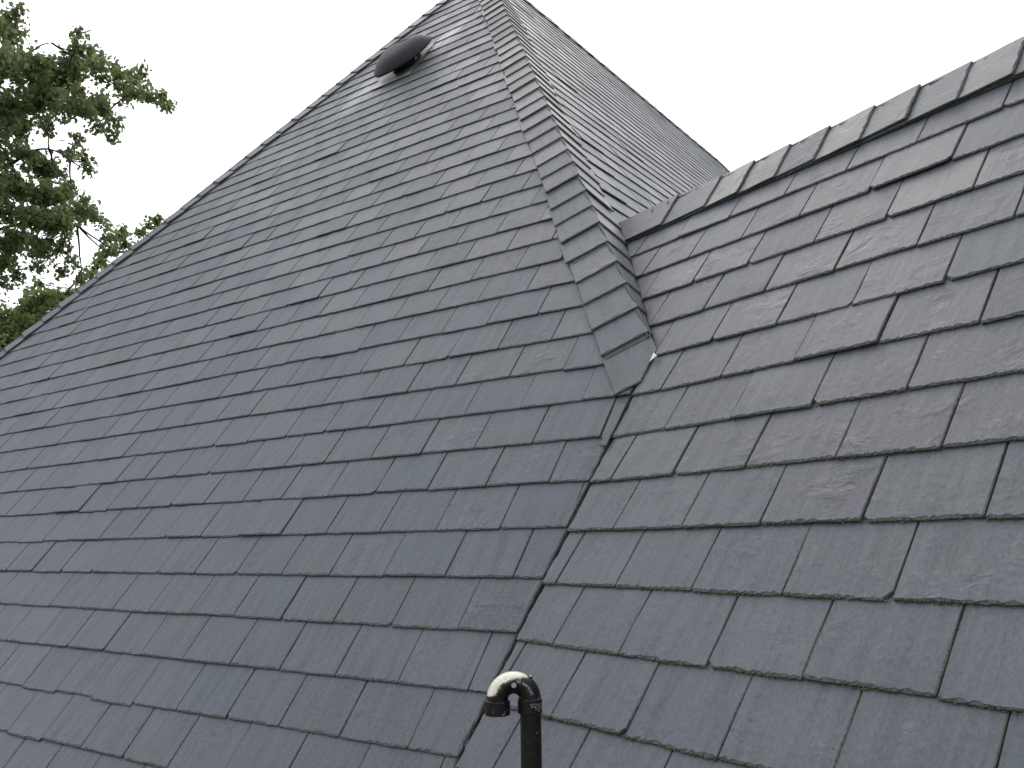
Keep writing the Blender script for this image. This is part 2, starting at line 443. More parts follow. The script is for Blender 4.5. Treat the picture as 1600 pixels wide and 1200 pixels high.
# --- right slope of the main roof
FR = Frame(-nR * dR, hR, uR, nR)
hpR = [FR.half(nL, dL, -1, .004), FR.half(nE, dE, -1, .004), FR.half(nQ, dQ, -1, .004)]
mb = MB()
zR0 = vk(0) * uL[2] - dL * nL[2]
for k in range(3, 44):
    z = vk(k) * uL[2] - dL * nL[2]
    y = (z + dR * nR[2]) / uR[2]
    if z < .2: continue
    phs = .15 * (k % 2) + .06
    ed = [phs + .3 * i + rng.gauss(0, .005) for i in range(5, 62)]
    for i in range(len(ed) - 1):
        x0, x1 = ed[i], ed[i + 1]
        pm = FR.pt((x0 + x1) / 2, y + .2) - V(0, 0, Z0)
        if nW @ pm + dW < -.25 and nX @ pm + dX < -.25: continue
        lift, tl, sk = jitters()
        slate(mb, FR, x0 + .002, x1 - .002, y + rng.gauss(0, .002), .47, T - .0015, T / G, hpR, nx=5, lift=lift, tilt=tl * .6, skew=sk)
mb.build('slate_slope', [M_SL, M_ED], main_roof)['label'] = 'steep far slope seen edge on, thin lines of slate courses'

# --- wing slope
FW = Frame(-nW * dW, hW, uW, nW)
mb = MB(); moss = MB()
vJ = float((J + nW * dW) @ uW)
hA = FW.half(nL, dL, 1, .0026); hB = FW.half(nR, dR, 1, .006)
vR = (zrS + dW * nW[2]) / uW[2]
def crumb(M_, P, r):
    vs = []; 
    for (a, b_, c_) in ((1, 0, 0), (-1, 0, 0), (0, 1, 0), (0, -1, 0), (0, 0, 1), (0, 0, -1)):
        vs.append(P + V(a, b_, c_) * r * rng.uniform(.6, 1.3))
    M_.add(vs, [(0, 2, 4), (2, 1, 4), (1, 3, 4), (3, 0, 4), (2, 0, 5), (1, 2, 5), (3, 1, 5), (0, 3, 5)], smooth=False)
for n_ in range(-5, 11):
    y = .751 + .2118 * n_
    phs = (.105 + .003 * n_) if n_ % 2 == 0 else .262
    ed = [phs + .3 * i + rng.gauss(0, .005) for i in range(-7, 16)]
    for i in range(len(ed) - 1):
        x0, x1 = ed[i], ed[i + 1]
        lift, tl, sk = jitters()
        g = max(.0025, rng.gauss(.0042, .0014))
        hp = [hA if y + .12 < vJ else hB, (0, -1, vR - .004), (1, 0, -UEND)]
        tn = (min(1, max(0, rng.gauss(.68, .25))), min(1, max(0, rng.gauss(.45, .22))), rng.random())
        y_ = y + rng.gauss(0, .002)
        slate(mb, FW, x0 + g / 2, x1 - g / 2, y_, .47, T + .0005, (T + .0015) / .2118, hp, nx=30, tone=tn, lift=lift, tilt=tl, skew=sk, ragged=1.1)
        if n_ < 6:          # moss and grit gathered in the step below the tail
            mm = int(150 * (x1 - x0) / .3 * (1.0 if n_ < 2 else .5))
            for q in range(mm):
                xx = rng.uniform(x0, x1)
                pp = (xx, y_, 0)
                if any(h_[0] * xx + h_[1] * y_ + h_[2] < .01 for h_ in hp): continue
                if rng.random() < .55 + .45 * math.sin(xx * 23 + n_ * 2.1): 
                    crumb(moss, FW.pt(xx, y_ - rng.uniform(-.001, .004), -.0085 + rng.uniform(0, .0055)), rng.uniform(.0009, .0026))
wing_slates = mb.build('slate_slope', [M_SW, M_ED], wing_roof)
wing_slates['label'] = 'near slope of large rough slates with mossy lower edges'
mo = moss.build('moss', M_MOSS, wing_roof); mo['kind'] = 'stuff'; mo['label'] = 'yellow green moss along the lower edges of the slates'

# --- cappings
def crest(mb, O, d_up, nf, interior, tails, ln, w_, hp=(), wj=.006, t=.0100, m=.050, under=True, nx=9, ragged=1.0, xs=0.0):
    """row of capping slates: d_up runs along the crest away from the exposed tails"""
    ex = np.cross(nf, d_up); ex /= np.linalg.norm(ex)
    if ex @ interior < 0: ex = -ex
    F_ = Frame(O, ex, d_up, nf); F_.crest = True
    for tl_ in tails:
        tn = (min(1, max(0, rng.gauss(.6, .18))), min(1, max(0, rng.gauss(.6, .18))), rng.random())
        slate(mb, F_, xs + rng.uniform(0, .0012), w_ + rng.gauss(0, wj), tl_ + rng.gauss(0, .004), ln, t, m, [F_.half(*h_) for h_ in hp], nx=nx,
              tone=tn, lift=max(0, rng.gauss(.001, .002)), tilt=rng.gauss(0, .006), skew=rng.gauss(0, .008), raise_=0.0, chop=False, ragged=ragged)
    return F_
def under_strip(mb, F_, y0, y1, w_, lo=-.0185, hi=-.0095, hp=(), xa=0.0):
    """the undercloak slates below the capping"""
    o = [(xa, y0, 0), (w_, y0, 0), (w_, y1, 0), (xa, y1, 0)]
    for h_ in hp: o = clip(o, F_.half(*h_))
    n = len(o)
    vs = [F_.pt(p[0], p[1], hi) for p in o] + [F_.pt(p[0], p[1], lo) for p in o]
    fs = [tuple(range(n))] + [(n + i, n + (i + 1) % n, (i + 1) % n, i) for i in range(n)]
    if F_.flip: fs = [tuple(reversed(f)) for f in fs]
    mb.add(vs, fs, [1] * len(fs))
Jc = meet((nL, dL - HC), (nR, dR - HC), (nW, dW))
dhip = apexC - Jc; LH = np.linalg.norm(dhip); dhip /= LH
rise = .2163
t0 = 8.48
tails = [-(t0 - i * rise) for i in range(0, 41) if t0 - i * rise > .1]
# right hand hip: the near side on the front slope, the far side on the right slope
cb = MB()
Fh = crest(cb, apexC, dhip, nL, hL, tails, .33, .222, [(nW, dW, 1, .012)])
under_strip(cb, Fh, -8.50, 0, .205, hp=[(nW, dW, 1, .008)])
slate(cb, Fh, .0, .219, -8.745, .40, .008, .02, [Fh.half(nW, dW, 1, .011)], nx=10, tone=(.55, .7, .4), raise_=-.007, chop=False)
Fh2 = crest(cb, apexC, dhip, nR, pLh, tails, .33, .222, [(nW, dW, 1, .003)], wj=.009)
under_strip(cb, Fh2, -8.50, 0, .18, hp=[(nW, dW, 1, .003)])
cb.build('hip_capping', [M_SL, M_ED], main_roof)['label'] = 'capping slates stepping down the near hip beside the wing'
# left hand hip
Lq = meet((nL, dL - HC), (nQ, dQ - HC), (up, -ze)); dh = apexC - Lq; L2 = np.linalg.norm(dh); dh /= L2
tq = [-(L2 - .02 - i * .222) for i in range(int(L2 / .222))]
cb = MB()
Fq = crest(cb, apexC, dh, nL, -hL, tq, .33, .20, wj=.003, nx=5)
under_strip(cb, Fq, -L2, 0, .19, lo=-.03)
Fq2 = crest(cb, apexC, dh, nQ, pLh, tq, .33, .20, wj=.003, nx=5); under_strip(cb, Fq2, -L2, 0, .19)
cb.build('hip_capping', [M_SL, M_ED], main_roof)['label'] = 'capping slates along the far hip against the sky and trees'
# main ridge
Rc = meet((nR, dR - HC), (nQ, dQ - HC), (nE, dE - HC)); LR = float((Rc - apexC) @ pLh)
cb = MB(); tr = [-LR + .0 + i * .30 for i in range(int(LR / .3) + 1)]
for nf, ii in ((nR, -hL), (nQ, hL)):
    Fr_ = crest(cb, apexC, -pLh, nf, ii, [-(LR) + i * .3 for i in range(int(LR / .3) + 1)], .36, .18, nx=4, wj=.004, xs=0.0 if nf is nR else .012)
    under_strip(cb, Fr_, -LR, 0, .17, xa=.04)
cb.build('ridge_capping', [M_SL, M_ED], main_roof)['label'] = 'thin high ridge capping against the sky'
eRc = meet((nR, dR - HC), (nE, dE - HC), (up, -ze)); d3 = Rc - eRc; L3 = np.linalg.norm(d3); d3 /= L3
cb = MB()
for nf, ii in ((nR, -pLh), (nE, hL)):
    Fe = crest(cb, Rc, d3, nf, ii, [-(L3 - .01 - i * .22) for i in range(int(L3 / .22))], .33, .17, nx=4, wj=.006)
    under_strip(cb, Fe, -L3, 0, .16)
cb.build('hip_capping', [M_SL, M_ED], main_roof)['label'] = 'capping slates on the farthest hip behind the wing ridge'
# wing ridge
cb = MB()
Kc = -nW * (dW - HC) + uW * ((zr + (dW - HC) * nW[2]) / uW[2])        # u = 0 on the crest
tw = [3.032, 2.742, 2.547, 2.334, 2.126, 1.923, 1.723, 1.521] + [1.32 - .204 * i for i in range(15)]
tw = [x for x in tw if x > UEND - .02] 
O = Kc
F1 = crest(cb, O, hW, nW, -uW, tw[2:], .36, .232, [(nR, dR, 1, .010)], wj=.004, t=.0085, m=.043, nx=12, ragged=1.3)
slate(cb, F1, 0.0, .232, tw[1], .5, .0085, .030, [F1.half(nR, dR, 1, .012)], nx=12, tone=(.5, .7, .5), chop=False)
slate(cb, F1, 0.0, .232, tw[0], .55, .010, .02, [F1.half(nR, dR, 1, .012)], nx=9, tone=(.6, .6, .3), raise_=.002, chop=False)
under_strip(cb, F1, UEND, 3.6, .226, lo=-.0175, hi=-.0125, hp=[(nR, dR, 1, .02)], xa=.05)
under_strip(cb, F1, UEND, 3.6, .236, lo=-.0235, hi=-.0185, hp=[(nR, dR, 1, .02)], xa=.05)
F2 = crest(cb, O, hW, nX, -uX, tw, .36, .225, [(nR, dR, 1, .010)], wj=.004, t=.0085, m=.043, nx=6, xs=.010)
under_strip(cb, F2, UEND, 3.6, .22, lo=-.026, hi=-.018, hp=[(nR, dR, 1, .02)], xa=.05)
for (uu, xx) in ((3.19, .055), (3.075, .052)):     # two open nail holes in the first slate
    vs = []; 
    for k in range(10):
        a = 2 * math.pi * k / 10
        vs.append(F1.pt(xx + .015 * math.cos(a), uu + .006 * math.sin(a), -.02 * (uu - 3.032) + .0075))
    cb.add(vs, [tuple(range(10)) if not F1.flip else tuple(reversed(range(10)))], [2])
cb.build('ridge_capping', [M_SW, M_ED, M_DK], wing_roof)['label'] = 'overlapping ridge slates rising to the right along the wing'
# valley linings
vb = MB()
def strip(mb, A, B, sides, off, mat=0):
    d = (B - A)
    for nf, e, wd in sides:
        vs = [A + nf * off + V(0, 0, Z0), B + nf * off + V(0, 0, Z0), B + e * wd + nf * off + V(0, 0, Z0), A + e * wd + nf * off + V(0, 0, Z0)]
        mb.add(vs, [(0, 1, 2, 3)], [mat])
dv = (J - VB); dv /= np.linalg.norm(dv)
strip(vb, VB, J, [(nL, hL, .15), (nW, -hW, .15)], -.03)
strip(vb, J, K, [(nR, pLh, .15), (nW, -hW, .15)], -.03)
# a torn tongue of bright flashing showing in the valley under the last cap
q0 = meet((nL, dL), (nW, dW), (up, -(J[2] - .065)))
a_ = q0 + nW * .010 - hW * .044 + V(0, 0, Z0)
e1, e2 = -hW, dv
pts = [a_ - e2 * .022, a_ + e1 * .030 + e2 * .004, a_ + e1 * .012 + e2 * .018, a_ + e2 * .030]
vb.add(pts + [p + nL * .004 for p in pts], [(0, 1, 2, 3), (7, 6, 5, 4), (0, 4, 5, 1), (1, 5, 6, 2), (2, 6, 7, 3)], [1] * 5)
M_PALE = simple('pale_green_flashing', (.50, .62, .56), .4, .5, var=.1)
vb.build('valley_lining', [M_DK, M_PALE], main_roof)

# --- walls, fascia, gutters
def prism(mb, plan, z0, z1, mat=0):
    n = len(plan)
    a = sum(plan[i][0] * plan[(i + 1) % n][1] - plan[(i + 1) % n][0] * plan[i][1] for i in range(n))
    if a < 0: plan = plan[::-1]
    vs = [(p[0], p[1], z0) for p in plan] + [(p[0], p[1], z1) for p in plan]
    mb.add(vs, [(i, (i + 1) % n, n + (i + 1) % n, n + i) for i in range(n)] + [tuple(range(n, 2 * n))], [mat] * (n + 1))
wb = MB()
def ins(P, vs): 
    for v_, k in vs: P = P + v_ * k
    return P
pl1 = [ins(hipLR, ((pLh, .35), (hL, .35))), ins(hipLQ, ((pLh, .35), (hL, -.35))), ins(eQ, ((pLh, -.35), (hL, -.35))), ins(eR, ((pLh, -.35), (hL, .35)))]
prism(wb, pl1, 0, Z0 + ze - .02)
We2 = We + hW * .2 + pWh * .35; Xe2 = Xe + hW * .2 - pWh * .35
win = We2 + hW * 4.6; xin = Xe2 + hW * 4.6
prism(wb, [We2, win, xin, Xe2], 0, Z0 + ze - .03)
g0 = We2 + V(0, 0, Z0 - .02); g1 = Xe2 + V(0, 0, Z0 - .02); gt = (Kr + hW * .2) + V(0, 0, Z0 - .25)
gt[2] = g0[2] + (np.linalg.norm((g1 - g0)[:2]) / 2) * math.tan(pL) - .06
wb.add([g0, g1, gt, g0 + hW * .2, g1 + hW * .2, gt + hW * .2], [(0, 1, 2), (5, 4, 3), (0, 2, 5, 3), (2, 1, 4, 5)])
wb.build('wall', M_WALL, house)
def gutter(name, A, B, outd):
    m1 = MB(); d = (B - A) / np.linalg.norm(B - A); r = .056
    cen = [A + outd * .05 + V(0, 0, Z0 - .05), B + outd * .05 + V(0, 0, Z0 - .05)]
    sec = [(math.cos(a), -math.sin(a)) for a in np.linspace(0, math.pi, 11)]
    vs = []
    for rr in (r, r - .004):
        for cc_ in cen:
            for (ca, sa) in sec: vs.append(cc_ + outd * (rr * ca) + V(0, 0, rr * sa))
    fs = []
    for s_ in range(10):
        fs.append((s_, s_ + 1, 11 + s_ + 1, 11 + s_)); fs.append((22 + s_, 33 + s_, 33 + s_ + 1, 22 + s_ + 1))
    m1.add(vs, fs, smooth=True)
    return m1.build(name, M_PLAS, house)
gutter('gutter', hipLQ, VB, -pLh); gutter('gutter', VB, We, -pWh)
fb = MB()
for A, B, od in ((hipLQ, VB, -pLh), (VB, We, -pWh)):
    a0, b0 = A - od * .02, B - od * .02
    vs = []
    for P in (a0, b0):
        for (o_, z_) in ((0, -.2), (.02, -.2), (.02, -.03), (0, -.03)): vs.append(P + od * (o_ - .0) + V(0, 0, Z0 + z_))
    fb.add(vs, [(0, 1, 5, 4), (1, 2, 6, 5), (2, 3, 7, 6), (3, 0, 4, 7)])
    vs = [a0 + V(0, 0, Z0 - .19), b0 + V(0, 0, Z0 - .19), b0 - od * .4 + V(0, 0, Z0 - .19), a0 - od * .4 + V(0, 0, Z0 - .19)]
    fb.add(vs, [(0, 1, 2, 3)])
fb.build('fascia', M_WOOD, house)

# ------------------------------------------------------------------ roof vent (mushroom cowl on the front slope)
def lathe(mb, F_, cx, cy, prof, seg=48, mat=0, warp=None, smooth=True):
    vs = []; n = len(prof)
    for (r, z) in prof:
        for k in range(seg):
            a = 2 * math.pi * k / seg; dz = warp(a, r) if warp else 0
            vs.append(F_.pt(cx + r * math.cos(a), cy + r * math.sin(a), z + dz))
    fs = [(i * seg + k, i * seg + (k + 1) % seg, (i + 1) * seg + (k + 1) % seg, (i + 1) * seg + k) for i in range(n - 1) for k in range(seg)]
    if F_.flip: fs = [tuple(reversed(f)) for f in fs]
    mb.add(vs, fs, [mat] * len(fs), smooth=smooth)
M_COWL = simple('dark_grey_cowl', (.015, .014, .020), .6, .25, nscale=14, var=.2, bstr=.15, bdist=.004)
M_NECK = simple('black_vent_neck', (.02, .02, .022), .7, .3)
VX, VY = 5.70, 7.50
vent = empty('roof_vent', zw(-nL * dL + hL * VX + uL * VY)); 
tag(vent, 'dark round mushroom vent cowl standing high on the front slate slope', 'roof vent')
m1 = MB()
RC = .345
wp = lambda a, r: (r / RC) ** 2 * (.010 * math.sin(2 * a + .6) + .006 * math.sin(3 * a))
lathe(m1, FL, VX, VY, [(RC - .012, .092), (RC, .090), (RC + .002, .098), (RC - .004, .110), (.315, .135), (.275, .166), (.23, .187), (.17, .200), (.09, .207), (.0005, .209)], warp=wp)
lathe(m1, FL, VX, VY, [(.0005, .196), (.17, .188), (.27, .152), (.31, .125), (RC - .012, .092)], warp=wp)
# pressed bead across the dome
pr = []
for i in range(13):
    t_ = -1 + 2 * i / 12; xx = VX + .20 * t_; yy = VY + .105 - .03 * t_ * t_
    rr = math.hypot(xx - VX, yy - VY)
    pr.append(FL.pt(xx, yy,   .200 - max(0, rr - .10) * .16))
tube(m1, pr, .012, 10)
m1.build('cowl', M_COWL, vent)
m1 = MB()
lathe(m1, FL, VX, VY, [(.175, -.01), (.165, .03), (.165, .12)], mat=0)
m1.build('neck', M_NECK, vent)
M_ALU = simple('pale_aluminium', (.55, .56, .57), .45, .5, .2, var=.15)
m1 = MB()
for k in range(4):
    a = math.radians(20 + 90 * k); ca, sa = math.cos(a), math.sin(a)
    m1 = MB()
    for (r0, z0_, r1, z1_) in ((.17, .03, .285, .128),):
        tx, ty = -sa * .016, ca * .016
        vs = []
        for dz in (0, .003):
            vs += [FL.pt(VX + r0 * ca - tx, VY + r0 * sa - ty, z0_ + dz), FL.pt(VX + r0 * ca + tx, VY + r0 * sa + ty, z0_ + dz),
                   FL.pt(VX + r1 * ca + tx, VY + r1 * sa + ty, z1_ + dz), FL.pt(VX + r1 * ca - tx, VY + r1 * sa - ty, z1_ + dz)]
        m1.add(vs, [(0, 1, 2, 3), (4, 7, 6, 5), (0, 4, 5, 1), (1, 5, 6, 2), (2, 6, 7, 3), (3, 7, 4, 0)])
    m1.build('bracket', M_ALU, vent)
m1 = MB()
x0, x1, y0, y1 = VX - .2, VX + .31, VY - .34, VY + .3
vs = [FL.pt(x, y, z_) for z_ in (.004, .008) for (x, y) in ((x0, y0), (x1, y0), (x1, y1), (x0, y1))]
fs = [(4, 5, 6, 7), (0, 1, 5, 4), (1, 2, 6, 5), (2, 3, 7, 6), (3, 0, 4, 7)]
if FL.flip: fs = [tuple(reversed(f)) for f in fs]
m1.add(vs, fs)
m1.build('base_flashing', simple('pale_flashing', (.42, .42, .42), .5, .5, .2, var=.25), vent)

# ------------------------------------------------------------------ overflow pipe with U bend
def pipe_mat(pale_top):
    m, t, b = newmat('black_plastic_pipe' + ('_pale_topped' if pale_top else ''))
    tcn = N(t, 'ShaderNodeTexCoord').outputs['Object']
    n1 = noise(t, tcn, 160, 4, .65); n2 = noise(t, tcn, 45, 4, .6, .5)
    col = mixc(t, ramp(t, n2, .5, .8), (.0045, .0040, .0060), (.016, .013, .012))
    vo = N(t, 'ShaderNodeTexVoronoi'); vo.inputs['Scale'].default_value = 190; t.links.new(mapping(t, tcn, (1, 1, .35)), vo.inputs['Vector'])
    drip = math_n(t, 'MULTIPLY', ramp(t, vo.outputs['Distance'], .20, .12), ramp(t, noise(t, tcn, 30, 2), .54, .60))
    col = mixc(t, math_n(t, 'MULTIPLY', drip, .6), col, (.32, .30, .26))
    col = mixc(t, math_n(t, 'MULTIPLY', ramp(t, noise(t, tcn, 70, 5, .7), .5, .75), .35), col, (.05, .045, .038))
    rough = .40
    if pale_top:   # mottled cream tone over the upward and left-facing sides of the bend
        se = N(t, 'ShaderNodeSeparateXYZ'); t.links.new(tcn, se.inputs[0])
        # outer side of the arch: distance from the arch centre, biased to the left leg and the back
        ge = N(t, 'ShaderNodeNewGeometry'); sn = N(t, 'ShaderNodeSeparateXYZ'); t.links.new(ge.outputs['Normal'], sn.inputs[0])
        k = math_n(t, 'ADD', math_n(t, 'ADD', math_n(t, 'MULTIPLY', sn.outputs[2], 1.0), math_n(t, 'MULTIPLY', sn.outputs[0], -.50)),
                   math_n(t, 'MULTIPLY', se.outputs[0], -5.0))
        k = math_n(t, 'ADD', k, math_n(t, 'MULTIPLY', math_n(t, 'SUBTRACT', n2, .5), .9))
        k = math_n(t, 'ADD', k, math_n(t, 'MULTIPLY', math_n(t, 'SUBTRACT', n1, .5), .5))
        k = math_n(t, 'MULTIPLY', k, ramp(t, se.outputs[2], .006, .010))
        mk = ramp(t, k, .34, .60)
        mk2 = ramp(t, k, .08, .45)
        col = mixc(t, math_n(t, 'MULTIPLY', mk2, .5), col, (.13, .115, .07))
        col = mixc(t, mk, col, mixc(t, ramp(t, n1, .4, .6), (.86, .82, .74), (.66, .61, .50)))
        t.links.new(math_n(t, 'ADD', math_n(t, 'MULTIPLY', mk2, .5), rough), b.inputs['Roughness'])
    else: b.inputs['Roughness'].default_value = rough
    b.inputs['Specular IOR Level'].default_value = .28
    t.links.new(col, b.inputs['Base Color'])
    t.links.new(bump(t, n1, .12, .0006), b.inputs['Normal'])
    return m
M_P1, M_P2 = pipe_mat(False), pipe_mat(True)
M_TXT = simple('pale_print', (.62, .62, .60), .6, .3, nscale=400, col2=(.34, .34, .32))
AC = V(-.0033, 1.9023, -.3023)                 # centre of the arch
rc = .0330; ptr = .0215
pipe = empty('vent_pipe', zw(AC)); tag(pipe, 'black plastic pipe ending in a downturned U bend, rising before the valley', 'pipe')
def PT(x, z, y=0): return Vector((AC[0] + x, AC[1] + y, AC[2] + z + Z0))
foot = AC + V(rc, 0, 0); 
zfoot = -(dW + nW[0] * foot[0] + nW[1] * foot[1]) / nW[2]
m1 = MB(); zf = zfoot - AC[2] - .3
tube(m1, [PT(rc + .0012, -.006), PT(rc + .0012, -.4), PT(rc + .001, zf)], .0213, 32, caps=(False, False)); m1.build('pipe', M_P1, pipe)
m1 = MB(); arc = []
arc.append(PT(rc, -.012))
for i in range(33):
    a = math.pi * i / 32; arc.append(PT(rc * math.cos(a), rc * math.sin(a)))
arc.append(PT(-rc, -.012))
tube(m1, arc, ptr, 32, caps=(False, False), ref=(1, 0, 0) if False else (0, 1, 0))
# mould seam and a small nib on the shoulder
tube(m1, [PT((rc + ptr + .0002) * math.cos(a), (rc + ptr + .0002) * math.sin(a)) for a in np.linspace(.05, math.pi - .05, 30)], .0009, 6)
tube(m1, [PT(.034, .0415), PT(.0375, .0455)], [.0035, .0022], 10)
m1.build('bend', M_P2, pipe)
def sock(zt, zb, x, r, rin, name):
    m1 = MB(); prof = [(ptr, zt + .001), (r - .001, zt), (r, zt - .0015), (r, zb + .0012), (r - .0012, zb), (rin, zb), (rin, zb + .018)]
    vs = []; seg = 40
    for (q, z) in prof:
        for k in range(seg): 
            a = 2 * math.pi * k / seg; vs.append(PT(x + q * math.cos(a), z, q * math.sin(a)))
    fs = [(i * seg + k, (i + 1) * seg + k, (i + 1) * seg + (k + 1) % seg, i * seg + (k + 1) % seg) for i in range(len(prof) - 1) for k in range(seg)]
    m1.add(vs, fs, smooth=False)
    return m1.build(name, M_P1, pipe)
sock(-.0015, -.0295, -rc, .0258, .0215, 'socket'); sock(.002, -.0265, rc, .0250, .0214, 'socket')
# print on the pipe: bent text on the front of the bend, small lines on the socket, round mark
def text_mesh(s_, size):
    cu = bpy.data.curves.new('t', 'FONT'); cu.body = s_; cu.size = size; cu.align_x = 'CENTER'; cu.resolution_u = 2; cu.space_character = 1.15
    o = bpy.data.objects.new('t', cu); COL.objects.link(o)
    dg = bpy.context.evaluated_depsgraph_get(); me = o.evaluated_get(dg).to_mesh()
    vs = [tuple(v.co) for v in me.vertices]; fs = [tuple(p.vertices) for p in me.polygons]
    o.evaluated_get(dg).to_mesh_clear(); bpy.data.objects.remove(o); bpy.data.curves.remove(cu)
    return vs, fs
def on_bend(ra, ang):          # point on the front surface of the bend
    q = ra - rc; y = -math.sqrt(max(ptr ** 2 - q * q, 1e-8)) - .0003
    return PT(ra * math.cos(ang), ra * math.sin(ang), y)
tb = MB()
vs, fs = text_mesh('SC IMPTSIC', .0072)
r0 = rc + .0035
tb.add([on_bend(r0 + y, math.radians(49) - x / r0) for x, y, z in vs], fs)
tb.build('lettering', M_TXT, pipe); tb = MB()
# round mark with two bars cut through
cx, cz = .0008, .0305
def flat(x, z, lift_=.0004):
    rr = math.hypot(x, z); q = rr - rc
    return PT(x, z, -math.sqrt(max(ptr ** 2 - q * q, 1e-8)) - lift_)
for (c0, c1) in ((-1, -.28), (-.12, .30), (.46, 1)):
    pts = []
    for a in np.linspace(0, 2 * math.pi, 48, endpoint=False):
        x, y = math.cos(a), math.sin(a)
        y2 = min(max(y, c0 + .15 * math.sin(x * 2.6)), c1 + .15 * math.sin(x * 2.6)); x2 = math.copysign(min(abs(x), math.sqrt(max(0, 1 - y2 * y2))), x)
        ang = -.55; pts.append((cx + .0050 * (x2 * math.cos(ang) - y2 * math.sin(ang)), cz + .0050 * (x2 * math.sin(ang) + y2 * math.cos(ang))))
    tb.add([flat(*p) for p in pts], [tuple(range(48))])
tb.build('emblem', M_TXT, pipe); tb = MB()
def on_sock(xc, r, th, z): return PT(xc + (r + .0003) * math.sin(th), z, -(r + .0003) * math.cos(th))
for txt, zc, tc_, sz in (('CE EN 1566 UL 32', -.0075, .62, .0036), ('ZE ABTCERTIF P', -.0120, .64, .0036), ('MAT PVCU', -.0165, .76, .0034), ('BS V', -.0205, .82, .0034)):
    vs, fs = text_mesh(txt, sz)
    tb.add([on_sock(rc, .0250, tc_ + x / .025, zc + y) for x, y, z in vs], fs)
tb.build('lettering', M_TXT, pipe); tb = MB()
for txt, zc, tc_ in (('I', -.0215, -.35),):
    vs, fs = text_mesh(txt, .005); tb.add([on_sock(rc if tc_ > -.2 else -rc, .0250 if tc_ > -.2 else .0258, tc_ + x / .025, zc + y) for x, y, z in vs], fs)
vs, fs = text_mesh('40', .0042); tb.add([on_sock(-rc, .0258, .52 + x / .025, -.0265 + y) for x, y, z in vs], fs)
vs, fs = text_mesh('u', .0042); tb.add([on_sock(-rc, .0258, .62 + x / .025, -.021 + y) for x, y, z in vs], fs)
tb.build('lettering', M_TXT, pipe)
m1 = MB()
zz = zfoot - AC[2]
for i, (q0_, q1_, z0_, z1_) in enumerate(((.0223, .034, zz + .07, zz - .05),)):
    tube(m1, [PT(rc, z0_), PT(rc, z1_)], [q0_, q1_], 24, caps=(True, False))
fu = float((foot + V(0, 0, zfoot - foot[2]) + nW * dW) @ hW); fv = float((foot + V(0, 0, zfoot - foot[2]) + nW * dW) @ uW)
vs = [FW.pt(fu + a, fv + b_, z_) for z_ in (.002, .006) for (a, b_) in ((-.14, -.16), (.14, -.16), (.14, .12), (-.14, .12))]
m1.add(vs, [(4, 5, 6, 7), (7, 6, 5, 4), (0, 1, 5, 4), (1, 2, 6, 5), (2, 3, 7, 6), (3, 0, 4, 7)][:1] + [(0, 1, 5, 4), (1, 2, 6, 5), (2, 3, 7, 6), (3, 0, 4, 7)])
m1.build('flashing', M_LEAD, pipe)

# ------------------------------------------------------------------ trees
def ray(x, y, t):
    d = np.array(rt) * (x - 800) / F_PX - np.array(upv) * (y - 600) / F_PX + np.array(fwd)
    return d * t
def leaf_mat(name, c1, c2):
    m, t, b = newmat(name)
    at = N(t, 'ShaderNodeAttribute', attribute_name='tone')
    sep = N(t, 'ShaderNodeSeparateColor'); t.links.new(at.outputs['Color'], sep.inputs[0])
    col = mixc(t, sep.outputs[0], c1, c2)
    t.links.new(col, b.inputs['Base Color']); b.inputs['Roughness'].default_value = .5; b.inputs['Specular IOR Level'].default_value = .4
    tr = N(t, 'ShaderNodeBsdfTranslucent'); t.links.new(mixc(t, .5, col, (.28, .34, .13)), tr.inputs[0])
    mx = N(t, 'ShaderNodeMixShader'); mx.inputs[0].default_value = .5
    t.links.new(b.outputs[0], mx.inputs[1]); t.links.new(tr.outputs[0], mx.inputs[2])
    t.links.new(mx.outputs[0], t.nodes['Material Output'].inputs[0])
    return m
M_BARK = simple('bark', (.075, .065, .052), .9, .2, nscale=6, var=.5, bstr=.8, bdist=.03)
M_LF1 = leaf_mat('leaves', (.050, .078, .034), (.185, .222, .105)); M_LF2 = leaf_mat('darker_leaves', (.040, .074, .024), (.150, .215, .055))
nrng = np.random.default_rng(5)
